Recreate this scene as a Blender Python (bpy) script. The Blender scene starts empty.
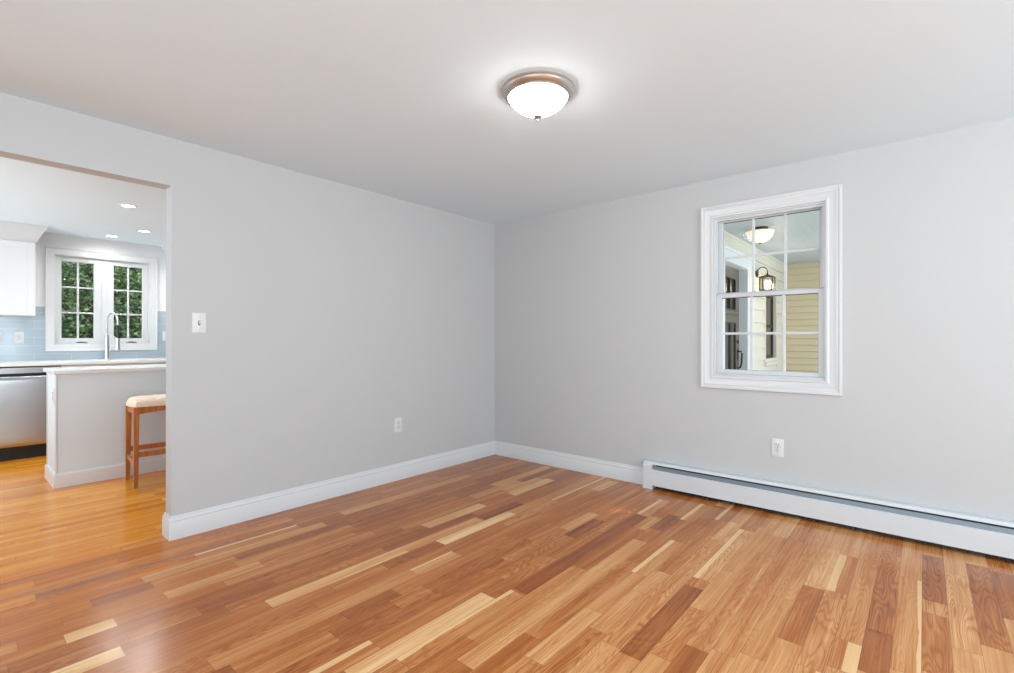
import bpy, bmesh, math, random
from mathutils import Vector, Matrix
C = bpy.context.scene.collection
S = bpy.context.scene
PI = math.pi
random.seed(7)

# ------------------------------------------------------------------ camera, sky, daylight, exposure
cam_d = bpy.data.cameras.new('camera'); cam = bpy.data.objects.new('camera', cam_d); C.objects.link(cam)
cam.location = (-3.635, -3.2725, 1.1443)
cam.rotation_euler = (PI/2, 0, 0.708 - PI/2)
cam_d.sensor_width = 36; cam_d.lens = 487.1163/1014*36; cam_d.shift_y = (339.96-336.5)/1014
cam_d.clip_start = 0.05
S.camera = cam

w = bpy.data.worlds.new('sky'); S.world = w; w.use_nodes = True
bg = w.node_tree.nodes['Background']
bg.inputs['Color'].default_value = (0.88, 0.94, 1.0, 1); bg.inputs['Strength'].default_value = 2.3

def area(name, loc, rot, sx, sy, watts, col=(1, 1, 1), spread=PI):
    d = bpy.data.lights.new(name, 'AREA'); d.shape = 'RECTANGLE'; d.size = sx; d.size_y = sy
    d.energy = watts; d.color = col; d.spread = spread
    o = bpy.data.objects.new(name, d); C.objects.link(o); o.location = loc; o.rotation_euler = rot
    return o
def point(name, loc, watts, r, col):
    d = bpy.data.lights.new(name, 'POINT'); d.energy = watts; d.shadow_soft_size = r; d.color = col
    o = bpy.data.objects.new(name, d); C.objects.link(o); o.location = loc
    return o
# lamps added as daylight fill, tilted up, in unseen openings of the outer walls
area('daylight_fill_front', (-2.3, -6.63, 1.35), (PI/2+.80, 0, 0), 3.0, 1.7, 106, (0.77, 0.91, 1.0))
area('daylight_fill_west', (-5.73, -3.95, 1.35), (PI/2+.85, 0, -PI/2), 3.6, 1.6, 112, (0.77, 0.91, 1.0))
area('daylight_fill_kitchen', (-5.73, 1.9, 1.35), (PI/2+1.10, 0, -PI/2), 2.6, 1.6, 80, (0.76, 0.91, 1.0))
sun_d = bpy.data.lights.new('sun', 'SUN'); sun_d.energy = 3.2; sun_d.angle = 0.05; sun_d.color = (1, .95, .86)
sun = bpy.data.objects.new('sun', sun_d); C.objects.link(sun); sun.rotation_euler = (math.radians(48), 0, math.radians(38))

S.view_settings.view_transform = 'Standard'; S.view_settings.look = 'None'
S.view_settings.gamma = 1; S.view_settings.use_curve_mapping = False
S.view_settings.exposure = 0.20

# ------------------------------------------------------------------ materials
def lin(r, g, b):
    f = lambda c: (c/255/12.92) if c/255 <= .04045 else ((c/255+.055)/1.055)**2.4
    return (f(r), f(g), f(b), 1)
def nodes(name):
    m = bpy.data.materials.new(name); m.use_nodes = True
    return m, m.node_tree.nodes, m.node_tree.links, m.node_tree.nodes['Principled BSDF']
def pm(name, col, rough=.5, metal=0, bump=None, spec=.5, coat=0, var=None, emit=None):
    m, N, L, P = nodes(name)
    P.inputs['Base Color'].default_value = col; P.inputs['Roughness'].default_value = rough
    P.inputs['Metallic'].default_value = metal; P.inputs['Specular IOR Level'].default_value = spec
    P.inputs['Coat Weight'].default_value = coat
    tc = N.new('ShaderNodeTexCoord')
    if bump:
        sc, st, dist = bump
        n = N.new('ShaderNodeTexNoise'); n.inputs['Scale'].default_value = sc; n.inputs['Detail'].default_value = 3
        L.new(tc.outputs['Object'], n.inputs['Vector'])
        b = N.new('ShaderNodeBump'); b.inputs['Strength'].default_value = st; b.inputs['Distance'].default_value = dist
        L.new(n.outputs['Fac'], b.inputs['Height']); L.new(b.outputs['Normal'], P.inputs['Normal'])
    if var:
        sc, amt = var
        n = N.new('ShaderNodeTexNoise'); n.inputs['Scale'].default_value = sc; n.inputs['Detail'].default_value = 2
        L.new(tc.outputs['Object'], n.inputs['Vector'])
        mx = N.new('ShaderNodeMix'); mx.data_type = 'RGBA'
        mx.inputs[6].default_value = tuple(c*(1-amt) for c in col[:3])+(1,)
        mx.inputs[7].default_value = tuple(min(1, c*(1+amt)) for c in col[:3])+(1,)
        L.new(n.outputs['Fac'], mx.inputs[0]); L.new(mx.outputs[2], P.inputs['Base Color'])
    if emit:
        P.inputs['Emission Color'].default_value = emit[0]; P.inputs['Emission Strength'].default_value = emit[1]
    return m

M = {}
M['wall'] = pm('wall_paint_grey', (0.53, 0.528, 0.526, 1), .55, bump=(220, .04, .002), spec=.3)
M['kwall'] = pm('wall_paint_white', (0.76, 0.76, 0.76, 1), .5, bump=(220, .04, .002), spec=.3)
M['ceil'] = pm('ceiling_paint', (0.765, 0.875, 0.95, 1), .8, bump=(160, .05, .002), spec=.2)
M['trim'] = pm('trim_paint', (0.66, 0.665, 0.67, 1), .32, bump=(60, .02, .001))
M['vinyl'] = pm('window_vinyl', (0.60, 0.61, 0.62, 1), .38, bump=(80, .02, .001))
M['cab'] = pm('cabinet_paint', (0.80, 0.80, 0.80, 1), .3, bump=(70, .02, .001))
M['pen'] = pm('peninsula_paint', (0.74, 0.805, 0.85, 1), .45, bump=(200, .03, .001))
M['plate'] = pm('plastic_plate', (0.70, 0.70, 0.695, 1), .3, bump=(90, .01, .001))
M['slot'] = pm('dark_slot', (0.05, 0.05, 0.05, 1), .5, bump=(90, .01, .001))
M['quartz'] = pm('quartz', (0.84, 0.84, 0.83, 1), .18, var=(35, .03))
M['heater'] = pm('heater_enamel', (0.63, 0.645, 0.66, 1), .35, bump=(50, .01, .001))
M['damper'] = pm('heater_damper', (0.19, 0.22, 0.245, 1), .4, .3, bump=(50, .01, .001))
M['fins'] = pm('heater_fins', (0.10, 0.09, 0.085, 1), .5, .6, bump=(50, .01, .001))
M['nickel'] = pm('brushed_nickel', (0.56, 0.53, 0.50, 1), .40, 1, bump=(140, .02, .001))
M['chrome'] = pm('chrome', (0.62, 0.63, 0.64, 1), .28, 1, bump=(140, .01, .001))
M['black'] = pm('black_rubber', (0.025, 0.025, 0.025, 1), .5, bump=(90, .02, .001))
M['dkick'] = pm('black_toe_kick', (0.012, 0.009, 0.008, 1), .6, bump=(90, .02, .001))
M['bronze'] = pm('oil_bronze', (0.055, 0.04, 0.03, 1), .42, .7, bump=(120, .03, .001))
M['linen'] = pm('cream_linen', lin(238, 214, 190), .85, bump=(420, .25, .002), var=(90, .05))
M['door'] = pm('door_paint', lin(100, 93, 82), .3, bump=(90, .02, .001))
M['doorline'] = pm('door_paint_dark', lin(54, 50, 45), .35, bump=(90, .02, .001))
M['porchtrim'] = pm('porch_trim_paint', (0.66, 0.70, 0.72, 1), .45, bump=(90, .02, .001))
M['dkglass'] = pm('dark_window_glass', (0.05, 0.045, 0.04, 1), .06, bump=(4, .02, .001))
M['sidingY'] = pm('siding_yellow', lin(208, 196, 165), .6, bump=(60, .05, .002), var=(3, .04))
M['sidingC'] = pm('siding_cream', lin(212, 208, 195), .6, bump=(60, .05, .002), var=(3, .04))
M['deck'] = pm('porch_decking', (0.30, 0.29, 0.28, 1), .6, var=(6, .1))
M['bark'] = pm('bark', (0.11, 0.085, 0.065, 1), .9, bump=(30, .5, .02), var=(12, .3))
M['fence'] = pm('weathered_fence', lin(150, 136, 130), .85, bump=(30, .3, .01), var=(14, .15))
M['frost'] = pm('frosted_glass_lit', (0.95, 0.93, 0.9, 1), .35, emit=((1.0, .98, .95, 1), 24))
M['alabaster'] = pm('alabaster_glass_lit', (0.9, 0.85, 0.75, 1), .4, var=(18, .1), emit=((1.0, .84, .62, 1), .34))
M['led'] = pm('downlight_lens_lit', (1, 1, 1, 1), .5, emit=((1.0, .97, .92, 1), 9))
M['bulb'] = pm('candle_bulb_lit', (1, .9, .75, 1), .4, emit=((1.0, .84, .62, 1), 14))
M['edge_shade'] = pm('glass_edge_shade', (0.09, 0.10, 0.10, 1), .5, bump=(90, .01, .001))  # dark colour for the shadow line at the glass edge
M['hardware'] = pm('brushed_steel_hardware', (0.55, 0.56, 0.57, 1), .25, 1, bump=(140, .02, .001))

def glass_mat(name, tint=(1, 1, 1, 1), f0=.05, edge=.55):
    m, N, L, P = nodes(name); N.remove(P)
    out = N['Material Output']; tr = N.new('ShaderNodeBsdfTransparent'); tr.inputs['Color'].default_value = tint
    gl = N.new('ShaderNodeBsdfGlossy'); gl.inputs['Roughness'].default_value = 0.02
    lw = N.new('ShaderNodeLayerWeight'); lw.inputs['Blend'].default_value = .5
    pw = N.new('ShaderNodeMath'); pw.operation = 'POWER'; pw.inputs[1].default_value = 4
    L.new(lw.outputs['Facing'], pw.inputs[0])
    ma = N.new('ShaderNodeMath'); ma.operation = 'MULTIPLY_ADD'; ma.inputs[1].default_value = edge; ma.inputs[2].default_value = f0
    L.new(pw.outputs[0], ma.inputs[0])
    mx = N.new('ShaderNodeMixShader'); L.new(ma.outputs[0], mx.inputs[0]); L.new(tr.outputs[0], mx.inputs[1]); L.new(gl.outputs[0], mx.inputs[2])
    L.new(mx.outputs[0], out.inputs['Surface'])
    return m
M['glass'] = glass_mat('window_glass', (.97, .985, .98, 1), .004, .2)
M['lglass'] = glass_mat('lantern_glass', (.97, .95, .9, 1), .04)

def steel():
    m, N, L, P = nodes('stainless_steel')
    P.inputs['Metallic'].default_value = 1; P.inputs['Roughness'].default_value = .32; P.inputs['Anisotropic'].default_value = .8
    tg = N.new('ShaderNodeTangent'); tg.direction_type = 'RADIAL'; tg.axis = 'Z'; L.new(tg.outputs[0], P.inputs['Tangent'])
    P.inputs['Base Color'].default_value = (0.44, 0.45, 0.46, 1)
    tc = N.new('ShaderNodeTexCoord'); mp = N.new('ShaderNodeMapping'); mp.inputs['Scale'].default_value = (4, 4, 600)
    n = N.new('ShaderNodeTexNoise'); n.inputs['Scale'].default_value = 1
    L.new(tc.outputs['Object'], mp.inputs[0]); L.new(mp.outputs[0], n.inputs['Vector'])
    b = N.new('ShaderNodeBump'); b.inputs['Strength'].default_value = .04; b.inputs['Distance'].default_value = .001
    L.new(n.outputs['Fac'], b.inputs['Height']); L.new(b.outputs[0], P.inputs['Normal'])
    return m
M['steel'] = steel()

def wood(name, a, b, sc):
    m, N, L, P = nodes(name)
    tc = N.new('ShaderNodeTexCoord'); mp = N.new('ShaderNodeMapping'); mp.inputs['Scale'].default_value = sc
    n = N.new('ShaderNodeTexNoise'); n.inputs['Scale'].default_value = 1; n.inputs['Detail'].default_value = 4
    L.new(tc.outputs['Object'], mp.inputs[0]); L.new(mp.outputs[0], n.inputs['Vector'])
    r = N.new('ShaderNodeValToRGB'); r.color_ramp.elements[0].color = a; r.color_ramp.elements[1].color = b
    r.color_ramp.elements[0].position = .3; r.color_ramp.elements[1].position = .7
    L.new(n.outputs['Fac'], r.inputs[0]); L.new(r.outputs[0], P.inputs['Base Color'])
    P.inputs['Roughness'].default_value = .35
    return m
M['stool'] = wood('stool_oak', lin(162, 92, 40), lin(204, 128, 66), (60, 60, 5))

def tile():
    m, N, L, P = nodes('glass_subway_tile')
    tc = N.new('ShaderNodeTexCoord'); sp = N.new('ShaderNodeSeparateXYZ'); cb = N.new('ShaderNodeCombineXYZ')
    L.new(tc.outputs['Object'], sp.inputs[0]); L.new(sp.outputs['X'], cb.inputs['X']); L.new(sp.outputs['Z'], cb.inputs['Y'])
    mp = N.new('ShaderNodeMapping'); mp.inputs['Location'].default_value = (0.02, -.996+.0885*20, 0); L.new(cb.outputs[0], mp.inputs[0])
    br = N.new('ShaderNodeTexBrick'); br.inputs['Scale'].default_value = 1; br.inputs['Brick Width'].default_value = .295
    br.inputs['Row Height'].default_value = .0885; br.inputs['Mortar Size'].default_value = .0018; br.inputs['Mortar Smooth'].default_value = .2
    br.inputs['Color1'].default_value = lin(164, 177, 186); br.inputs['Color2'].default_value = lin(172, 184, 192); br.inputs['Mortar'].default_value = lin(196, 204, 208)
    L.new(mp.outputs[0], br.inputs['Vector']); L.new(br.outputs['Color'], P.inputs['Base Color'])
    b = N.new('ShaderNodeBump'); b.inputs['Strength'].default_value = .4; b.inputs['Distance'].default_value = .002; b.invert = True
    L.new(br.outputs['Fac'], b.inputs['Height']); L.new(b.outputs[0], P.inputs['Normal'])
    P.inputs['Roughness'].default_value = .12
    return m
M['tile'] = tile()

def bead():
    m, N, L, P = nodes('beadboard_paint')
    tc = N.new('ShaderNodeTexCoord'); wv = N.new('ShaderNodeTexWave'); wv.bands_direction = 'Y'
    wv.inputs['Scale'].default_value = 3.1; L.new(tc.outputs['Object'], wv.inputs['Vector'])
    r = N.new('ShaderNodeValToRGB'); r.color_ramp.elements[0].color = (.0, .0, .0, 1); r.color_ramp.elements[1].position = .12
    L.new(wv.outputs['Fac'], r.inputs[0])
    b = N.new('ShaderNodeBump'); b.inputs['Strength'].default_value = .5; b.inputs['Distance'].default_value = .004
    L.new(r.outputs[0], b.inputs['Height']); L.new(b.outputs[0], P.inputs['Normal'])
    P.inputs['Base Color'].default_value = lin(178, 190, 195); P.inputs['Roughness'].default_value = .5
    return m
M['bead'] = bead()

def leaf(name, a, b):
    m, N, L, P = nodes(name)
    tc = N.new('ShaderNodeTexCoord'); n = N.new('ShaderNodeTexNoise'); n.inputs['Scale'].default_value = 9; n.inputs['Detail'].default_value = 3
    L.new(tc.outputs['Object'], n.inputs['Vector'])
    r = N.new('ShaderNodeValToRGB'); r.color_ramp.elements[0].color = a; r.color_ramp.elements[1].color = b
    r.color_ramp.elements[0].position = .38; r.color_ramp.elements[1].position = .64
    L.new(n.outputs['Fac'], r.inputs[0]); L.new(r.outputs[0], P.inputs['Base Color'])
    P.inputs['Roughness'].default_value = .45
    tl = N.new('ShaderNodeBsdfTranslucent'); L.new(r.outputs[0], tl.inputs['Color'])
    mx = N.new('ShaderNodeMixShader'); mx.inputs[0].default_value = .3
    L.new(P.outputs[0], mx.inputs[1]); L.new(tl.outputs[0], mx.inputs[2]); L.new(mx.outputs[0], N['Material Output'].inputs['Surface'])
    return m
M['leafA'] = leaf('leaves_green', lin(64, 86, 58), lin(132, 158, 112))
M['leafB'] = leaf('leaves_olive', lin(72, 84, 60), lin(138, 152, 108))
M['grass'] = pm('grass_ground', lin(70, 92, 52), .9, bump=(40, .5, .03), var=(8, .3))

def floor_mat():
    m, N, L, P = nodes('oak_strip_floor')
    def attr(n):
        a = N.new('ShaderNodeAttribute'); a.attribute_name = n; a.attribute_type = 'GEOMETRY'; return a.outputs['Fac']
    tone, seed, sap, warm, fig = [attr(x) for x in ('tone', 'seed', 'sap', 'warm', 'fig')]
    tc = N.new('ShaderNodeTexCoord'); uv = N.new('ShaderNodeSeparateXYZ'); L.new(tc.outputs['UV'], uv.inputs[0])
    pos = N.new('ShaderNodeSeparateXYZ'); L.new(tc.outputs['Object'], pos.inputs[0])
    def mth(op, a, b=None, c=None, clamp=False):
        n = N.new('ShaderNodeMath'); n.operation = op; n.use_clamp = clamp
        for i, v in enumerate((a, b, c)):
            if v is None: continue
            if isinstance(v, (int, float)): n.inputs[i].default_value = v
            else: L.new(v, n.inputs[i])
        return n.outputs[0]
    so = mth('MULTIPLY', seed, 37.0)
    def noise(sx, sy, detail, rough=.5):
        cb = N.new('ShaderNodeCombineXYZ')
        L.new(mth('MULTIPLY', pos.outputs['X'], sx), cb.inputs['X']); L.new(mth('MULTIPLY', pos.outputs['Y'], sy), cb.inputs['Y']); L.new(so, cb.inputs['Z'])
        n = N.new('ShaderNodeTexNoise'); n.inputs['Scale'].default_value = 1; n.inputs['Detail'].default_value = detail; n.inputs['Roughness'].default_value = rough
        L.new(cb.outputs[0], n.inputs['Vector']); return n.outputs['Fac']
    streak = noise(2.5, 260, 3, .6)
    broad = noise(1.4, 26, 2)
    cont = noise(1.7, 13, 1.5, .45)
    rings = mth('SINE', mth('MULTIPLY', cont, 120.0))
    rings = mth('MULTIPLY', mth('POWER', mth('MULTIPLY_ADD', rings, .5, .5), 2.2), fig)
    tn = mth('MULTIPLY_ADD', mth('SUBTRACT', tone, .47), .74, .52)
    t = mth('ADD', tn, mth('MULTIPLY', mth('SUBTRACT', streak, .5), .50))
    t = mth('ADD', t, mth('MULTIPLY', mth('SUBTRACT', broad, .5), .50))
    t = mth('SUBTRACT', t, mth('MULTIPLY', rings, .18))
    # pale sapwood along one edge: sap > 0 at v = 0, sap < 0 at v = 1
    wav = mth('MULTIPLY', mth('ADD', mth('SUBTRACT', broad, .5), mth('MULTIPLY', mth('SUBTRACT', streak, .5), .3)), .42)
    vlo = mth('ADD', uv.outputs['Y'], wav); vhi = mth('ADD', mth('SUBTRACT', 1.0, uv.outputs['Y']), wav)
    s1 = mth('LESS_THAN', vlo, sap); s2 = mth('LESS_THAN', vhi, mth('MULTIPLY', sap, -1.0))
    on1 = mth('MULTIPLY', s1, mth('GREATER_THAN', sap, .001)); on2 = mth('MULTIPLY', s2, mth('LESS_THAN', sap, -.001))
    sp = mth('MAXIMUM', on1, on2)
    t = mth('ADD', mth('MULTIPLY', t, mth('SUBTRACT', 1.0, mth('MULTIPLY', sp, .75))), mth('MULTIPLY', sp, .74), clamp=True)
    def ramp(stops):
        r = N.new('ShaderNodeValToRGB'); e = r.color_ramp.elements
        while len(e) < len(stops): e.new(.5)
        for k, (p, c) in enumerate(stops): e[k].position = p; e[k].color = c
        L.new(t, r.inputs[0]); return r.outputs[0]
    base = ramp([(0, lin(92, 40, 10)), (.25, lin(138, 70, 27)), (.5, lin(180, 106, 48)), (.75, lin(214, 155, 98)), (1, lin(244, 206, 152))])
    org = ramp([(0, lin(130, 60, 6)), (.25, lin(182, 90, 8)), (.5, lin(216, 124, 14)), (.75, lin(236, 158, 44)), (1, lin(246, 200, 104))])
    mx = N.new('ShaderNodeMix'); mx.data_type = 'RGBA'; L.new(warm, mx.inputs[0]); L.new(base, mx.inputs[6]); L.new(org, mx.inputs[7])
    # seams: UV Z is unused, so v near 0 or 1 is a board edge; end joints are in the u of a second layer
    dv = mth('MINIMUM', uv.outputs['Y'], mth('SUBTRACT', 1.0, uv.outputs['Y']))
    seam = mth('LESS_THAN', dv, .012)
    u2 = N.new('ShaderNodeUVMap'); u2.uv_map = 'ends'; s2x = N.new('ShaderNodeSeparateXYZ'); L.new(u2.outputs[0], s2x.inputs[0])
    de = mth('MINIMUM', s2x.outputs['X'], s2x.outputs['Y']); seam = mth('MAXIMUM', seam, mth('LESS_THAN', de, .0011))
    mx2 = N.new('ShaderNodeMix'); mx2.data_type = 'RGBA'; L.new(mth('MULTIPLY', seam, .45), mx2.inputs[0]); L.new(mx.outputs[2], mx2.inputs[6]); mx2.inputs[7].default_value = lin(60, 34, 20)
    L.new(mx2.outputs[2], P.inputs['Base Color'])
    b = N.new('ShaderNodeBump'); b.inputs['Strength'].default_value = .12; b.inputs['Distance'].default_value = .0015
    L.new(mth('SUBTRACT', mth('MULTIPLY', streak, .12), seam), b.inputs['Height']); L.new(b.outputs[0], P.inputs['Normal'])
    P.inputs['Roughness'].default_value = .21; P.inputs['Specular IOR Level'].default_value = .36
    return m
M['floor'] = floor_mat()

# ------------------------------------------------------------------ mesh helpers
def wloc(o):
    v = Vector(o.location)
    while o.parent: o = o.parent; v += Vector(o.location)
    return v
def obj(name, bm, mat, parent=None, smooth=False, origin=None):
    bmesh.ops.recalc_face_normals(bm, faces=bm.faces)
    base = wloc(parent) if parent else Vector(origin or (0, 0, 0))
    if base.length > 0: bmesh.ops.translate(bm, verts=bm.verts, vec=-base)
    me = bpy.data.meshes.new(name); bm.to_mesh(me); bm.free()
    o = bpy.data.objects.new(name, me); C.objects.link(o); me.materials.append(mat)
    if parent: o.parent = parent
    elif origin: o.location = origin
    if smooth:
        for p in me.polygons: p.use_smooth = True
        if smooth != 'all': me.set_sharp_from_angle(angle=math.radians(smooth if smooth is not True else 40))
    return o
def thing(name, label, cat, loc=(0, 0, 0), group=None):
    o = bpy.data.objects.new(name, None); C.objects.link(o); o.location = loc; o.empty_display_size = .1
    o['label'] = label; o['category'] = cat
    if group: o['group'] = group
    return o
def tag(o, label, cat, group=None):
    o['label'] = label; o['category'] = cat
    if group: o['group'] = group
    return o
def struct(name, bm, m, parent=None, smooth=False):
    o = obj(name, bm, m, parent, smooth)
    if not parent: o['kind'] = 'structure'
    return o
def dup(root, loc, label, rotz=None):
    r = root.copy(); C.objects.link(r); r.location = loc; r['label'] = label
    if rotz is not None: r.rotation_euler = (0, 0, rotz)
    for ch in list(root.children):
        c = ch.copy(); C.objects.link(c); c.parent = r
        for g in ch.children:
            d = g.copy(); C.objects.link(d); d.parent = c
    return r
def B(): return bmesh.new()
def box(bm, a, b, bev=0, seg=2):
    lo = [min(p, q) for p, q in zip(a, b)]; hi = [max(p, q) for p, q in zip(a, b)]
    g = bmesh.ops.create_cube(bm, size=1)
    for v in g['verts']: v.co = Vector([lo[i] if v.co[i] < 0 else hi[i] for i in range(3)])
    if bev:
        es = {e for v in g['verts'] for e in v.link_edges}
        bmesh.ops.bevel(bm, geom=list(es), offset=bev, segments=seg, profile=.5, affect='EDGES')
    return bm
def prism(bm, pts, axis, a, b):
    """outline pts (2-D) extruded along axis from a to b; 2-D order: x->(y,z) y->(x,z) z->(x,y)"""
    def P(p, v):
        return {'x': (v, p[0], p[1]), 'y': (p[0], v, p[1]), 'z': (p[0], p[1], v)}[axis]
    va = [bm.verts.new(P(p, a)) for p in pts]; vb = [bm.verts.new(P(p, b)) for p in pts]
    n = len(pts); bm.faces.new(va); bm.faces.new(vb[::-1])
    for i in range(n): bm.faces.new((va[i], vb[i], vb[(i+1) % n], va[(i+1) % n]))
    return bm
def lathe(bm, prof, c, n=48, axis='z'):
    rings = []
    for r, h in prof:
        if r < 1e-5: rings.append([bm.verts.new(ax(c, 0, 0, h, axis))])
        else: rings.append([bm.verts.new(ax(c, r*math.cos(2*PI*k/n), r*math.sin(2*PI*k/n), h, axis)) for k in range(n)])
    for A, D in zip(rings, rings[1:]):
        for k in range(n):
            f = [A[k % len(A)], A[(k+1) % len(A)], D[(k+1) % len(D)], D[k % len(D)]]
            f = list(dict.fromkeys(f))
            if len(f) > 2: bm.faces.new(f)
    return bm
def ax(c, u, v, h, axis):
    if axis == 'z': return (c[0]+u, c[1]+v, c[2]+h)
    if axis == 'y': return (c[0]+u, c[1]+h, c[2]+v)
    return (c[0]+h, c[1]+u, c[2]+v)
def tube(bm, pts, r, n=12):
    pts = [Vector(p) for p in pts]; rs = r if isinstance(r, (list, tuple)) else [r]*len(pts)
    rings = []; up = Vector((.13, .31, .94))
    for i, p in enumerate(pts):
        d = (pts[min(i+1, len(pts)-1)]-pts[max(i-1, 0)]).normalized()
        u = d.cross(up)
        if u.length < .1: u = d.cross(Vector((1, 0, 0)))
        u.normalize(); v = d.cross(u).normalized(); up = v.cross(d)*-1 if False else up
        rings.append([bm.verts.new(p+rs[i]*(u*math.cos(2*PI*k/n)+v*math.sin(2*PI*k/n))) for k in range(n)])
    for A, D in zip(rings, rings[1:]):
        for k in range(n): bm.faces.new((A[k], A[(k+1) % n], D[(k+1) % n], D[k]))
    bm.faces.new(rings[0]); bm.faces.new(rings[-1][::-1])
    return bm
def taper(bm, a, b, ha, hb, bev=0):
    """square post from a to b with half-sizes ha, hb"""
    va = [bm.verts.new((a[0]+sx*ha, a[1]+sy*ha, a[2])) for sx, sy in ((-1, -1), (1, -1), (1, 1), (-1, 1))]
    vb = [bm.verts.new((b[0]+sx*hb, b[1]+sy*hb, b[2])) for sx, sy in ((-1, -1), (1, -1), (1, 1), (-1, 1))]
    fs = [bm.faces.new(va[::-1]), bm.faces.new(vb)]
    for i in range(4): fs.append(bm.faces.new((va[i], va[(i+1) % 4], vb[(i+1) % 4], vb[i])))
    if bev:
        es = {e for v in va+vb for e in v.link_edges}
        bmesh.ops.bevel(bm, geom=list(es), offset=bev, segments=2, profile=.5, affect='EDGES')
    return bm
def wall_holes(bm, axis, t0, t1, u0, u1, z0, z1, holes):
    us = sorted({u0, u1, *[h[0] for h in holes], *[h[1] for h in holes]}); zs = sorted({z0, z1, *[h[2] for h in holes], *[h[3] for h in holes]})
    def solid(i, j):
        if i < 0 or j < 0 or i >= len(us)-1 or j >= len(zs)-1: return False
        cu = (us[i]+us[i+1])/2; cz = (zs[j]+zs[j+1])/2
        return not any(h[0] < cu < h[1] and h[2] < cz < h[3] for h in holes)
    vc = {}
    def V(t, u, z):
        k = (t, u, z)
        if k not in vc: vc[k] = bm.verts.new((t, u, z) if axis == 'x' else (u, t, z))
        return vc[k]
    for i in range(len(us)-1):
        for j in range(len(zs)-1):
            if not solid(i, j): continue
            a, b, c, d = us[i], us[i+1], zs[j], zs[j+1]
            for t in (t0, t1): bm.faces.new((V(t, a, c), V(t, b, c), V(t, b, d), V(t, a, d)))
            for di, dj, p, q in ((-1, 0, (a, c), (a, d)), (1, 0, (b, c), (b, d)), (0, -1, (a, c), (b, c)), (0, 1, (a, d), (b, d))):
                if not solid(i+di, j+dj): bm.faces.new((V(t0, *p), V(t1, *p), V(t1, *q), V(t0, *q)))
    return bm
def sweep(bm, path, prof, side=1):
    """moulding profile (offset from wall, height) along a 2-D path with mitred corners; offset goes to the right of travel * side"""
    P = [Vector(p) for p in path]; rings = []
    for i, p in enumerate(P):
        ds = []
        if i > 0: ds.append((P[i]-P[i-1]).normalized())
        if i < len(P)-1: ds.append((P[i+1]-P[i]).normalized())
        ns = [Vector((d.y, -d.x))*side for d in ds]
        m = ns[0] if len(ns) == 1 else (ns[0]+ns[1])/(1+ns[0].dot(ns[1]))
        rings.append([bm.verts.new((p.x+m.x*o, p.y+m.y*o, h)) for o, h in prof])
    n = len(prof)
    for A, D in zip(rings, rings[1:]):
        for k in range(n): bm.faces.new((A[k], A[(k+1) % n], D[(k+1) % n], D[k]))
    bm.faces.new(rings[0]); bm.faces.new(rings[-1][::-1])
    return bm
def mitre_frame(bm, plane, at, out, u0, u1, z0, z1, wd, prof):
    """picture-frame casing round the opening u0..u1, z0..z1; prof = (distance from the opening 0..1 of wd, projection); out = direction sign"""
    rings = []
    for f, pr in prof:
        d = f*wd
        rings.append([(u0-d, z0-d), (u1+d, z0-d), (u1+d, z1+d), (u0-d, z1+d)])
    def V(u, z, pr):
        return bm.verts.new((at+out*pr, u, z) if plane == 'x' else (u, at+out*pr, z))
    R = [[V(u, z, prof[i][1]) for u, z in r] for i, r in enumerate(rings)]
    for A, D in zip(R, R[1:]+R[:1]):
        for k in range(4): bm.faces.new((A[k], A[(k+1) % 4], D[(k+1) % 4], D[k]))
    return bm
def frame(bm, plane, t0, t1, u0, u1, z0, z1, l, r, b, t, bev=.002):
    """rectangular sash of four members between planes t0 and t1"""
    def bx(ua, ub, za, zb):
        if plane == 'x': box(bm, (t0, ua, za), (t1, ub, zb), bev, 1)
        else: box(bm, (ua, t0, za), (ub, t1, zb), bev, 1)
    bx(u0, u0+l, z0, z1); bx(u1-r, u1, z0, z1); bx(u0+l, u1-r, z0, z0+b); bx(u0+l, u1-r, z1-t, z1)
    return bm

H = 2.30
WL, WT, HD = -2.766, 0.1064, 2.027          # free end of the left wall, its thickness, the opening's head
YK = 3.899                                  # kitchen's far wall
XW, YS = -5.6, -6.5                         # the walls behind the camera

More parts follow.
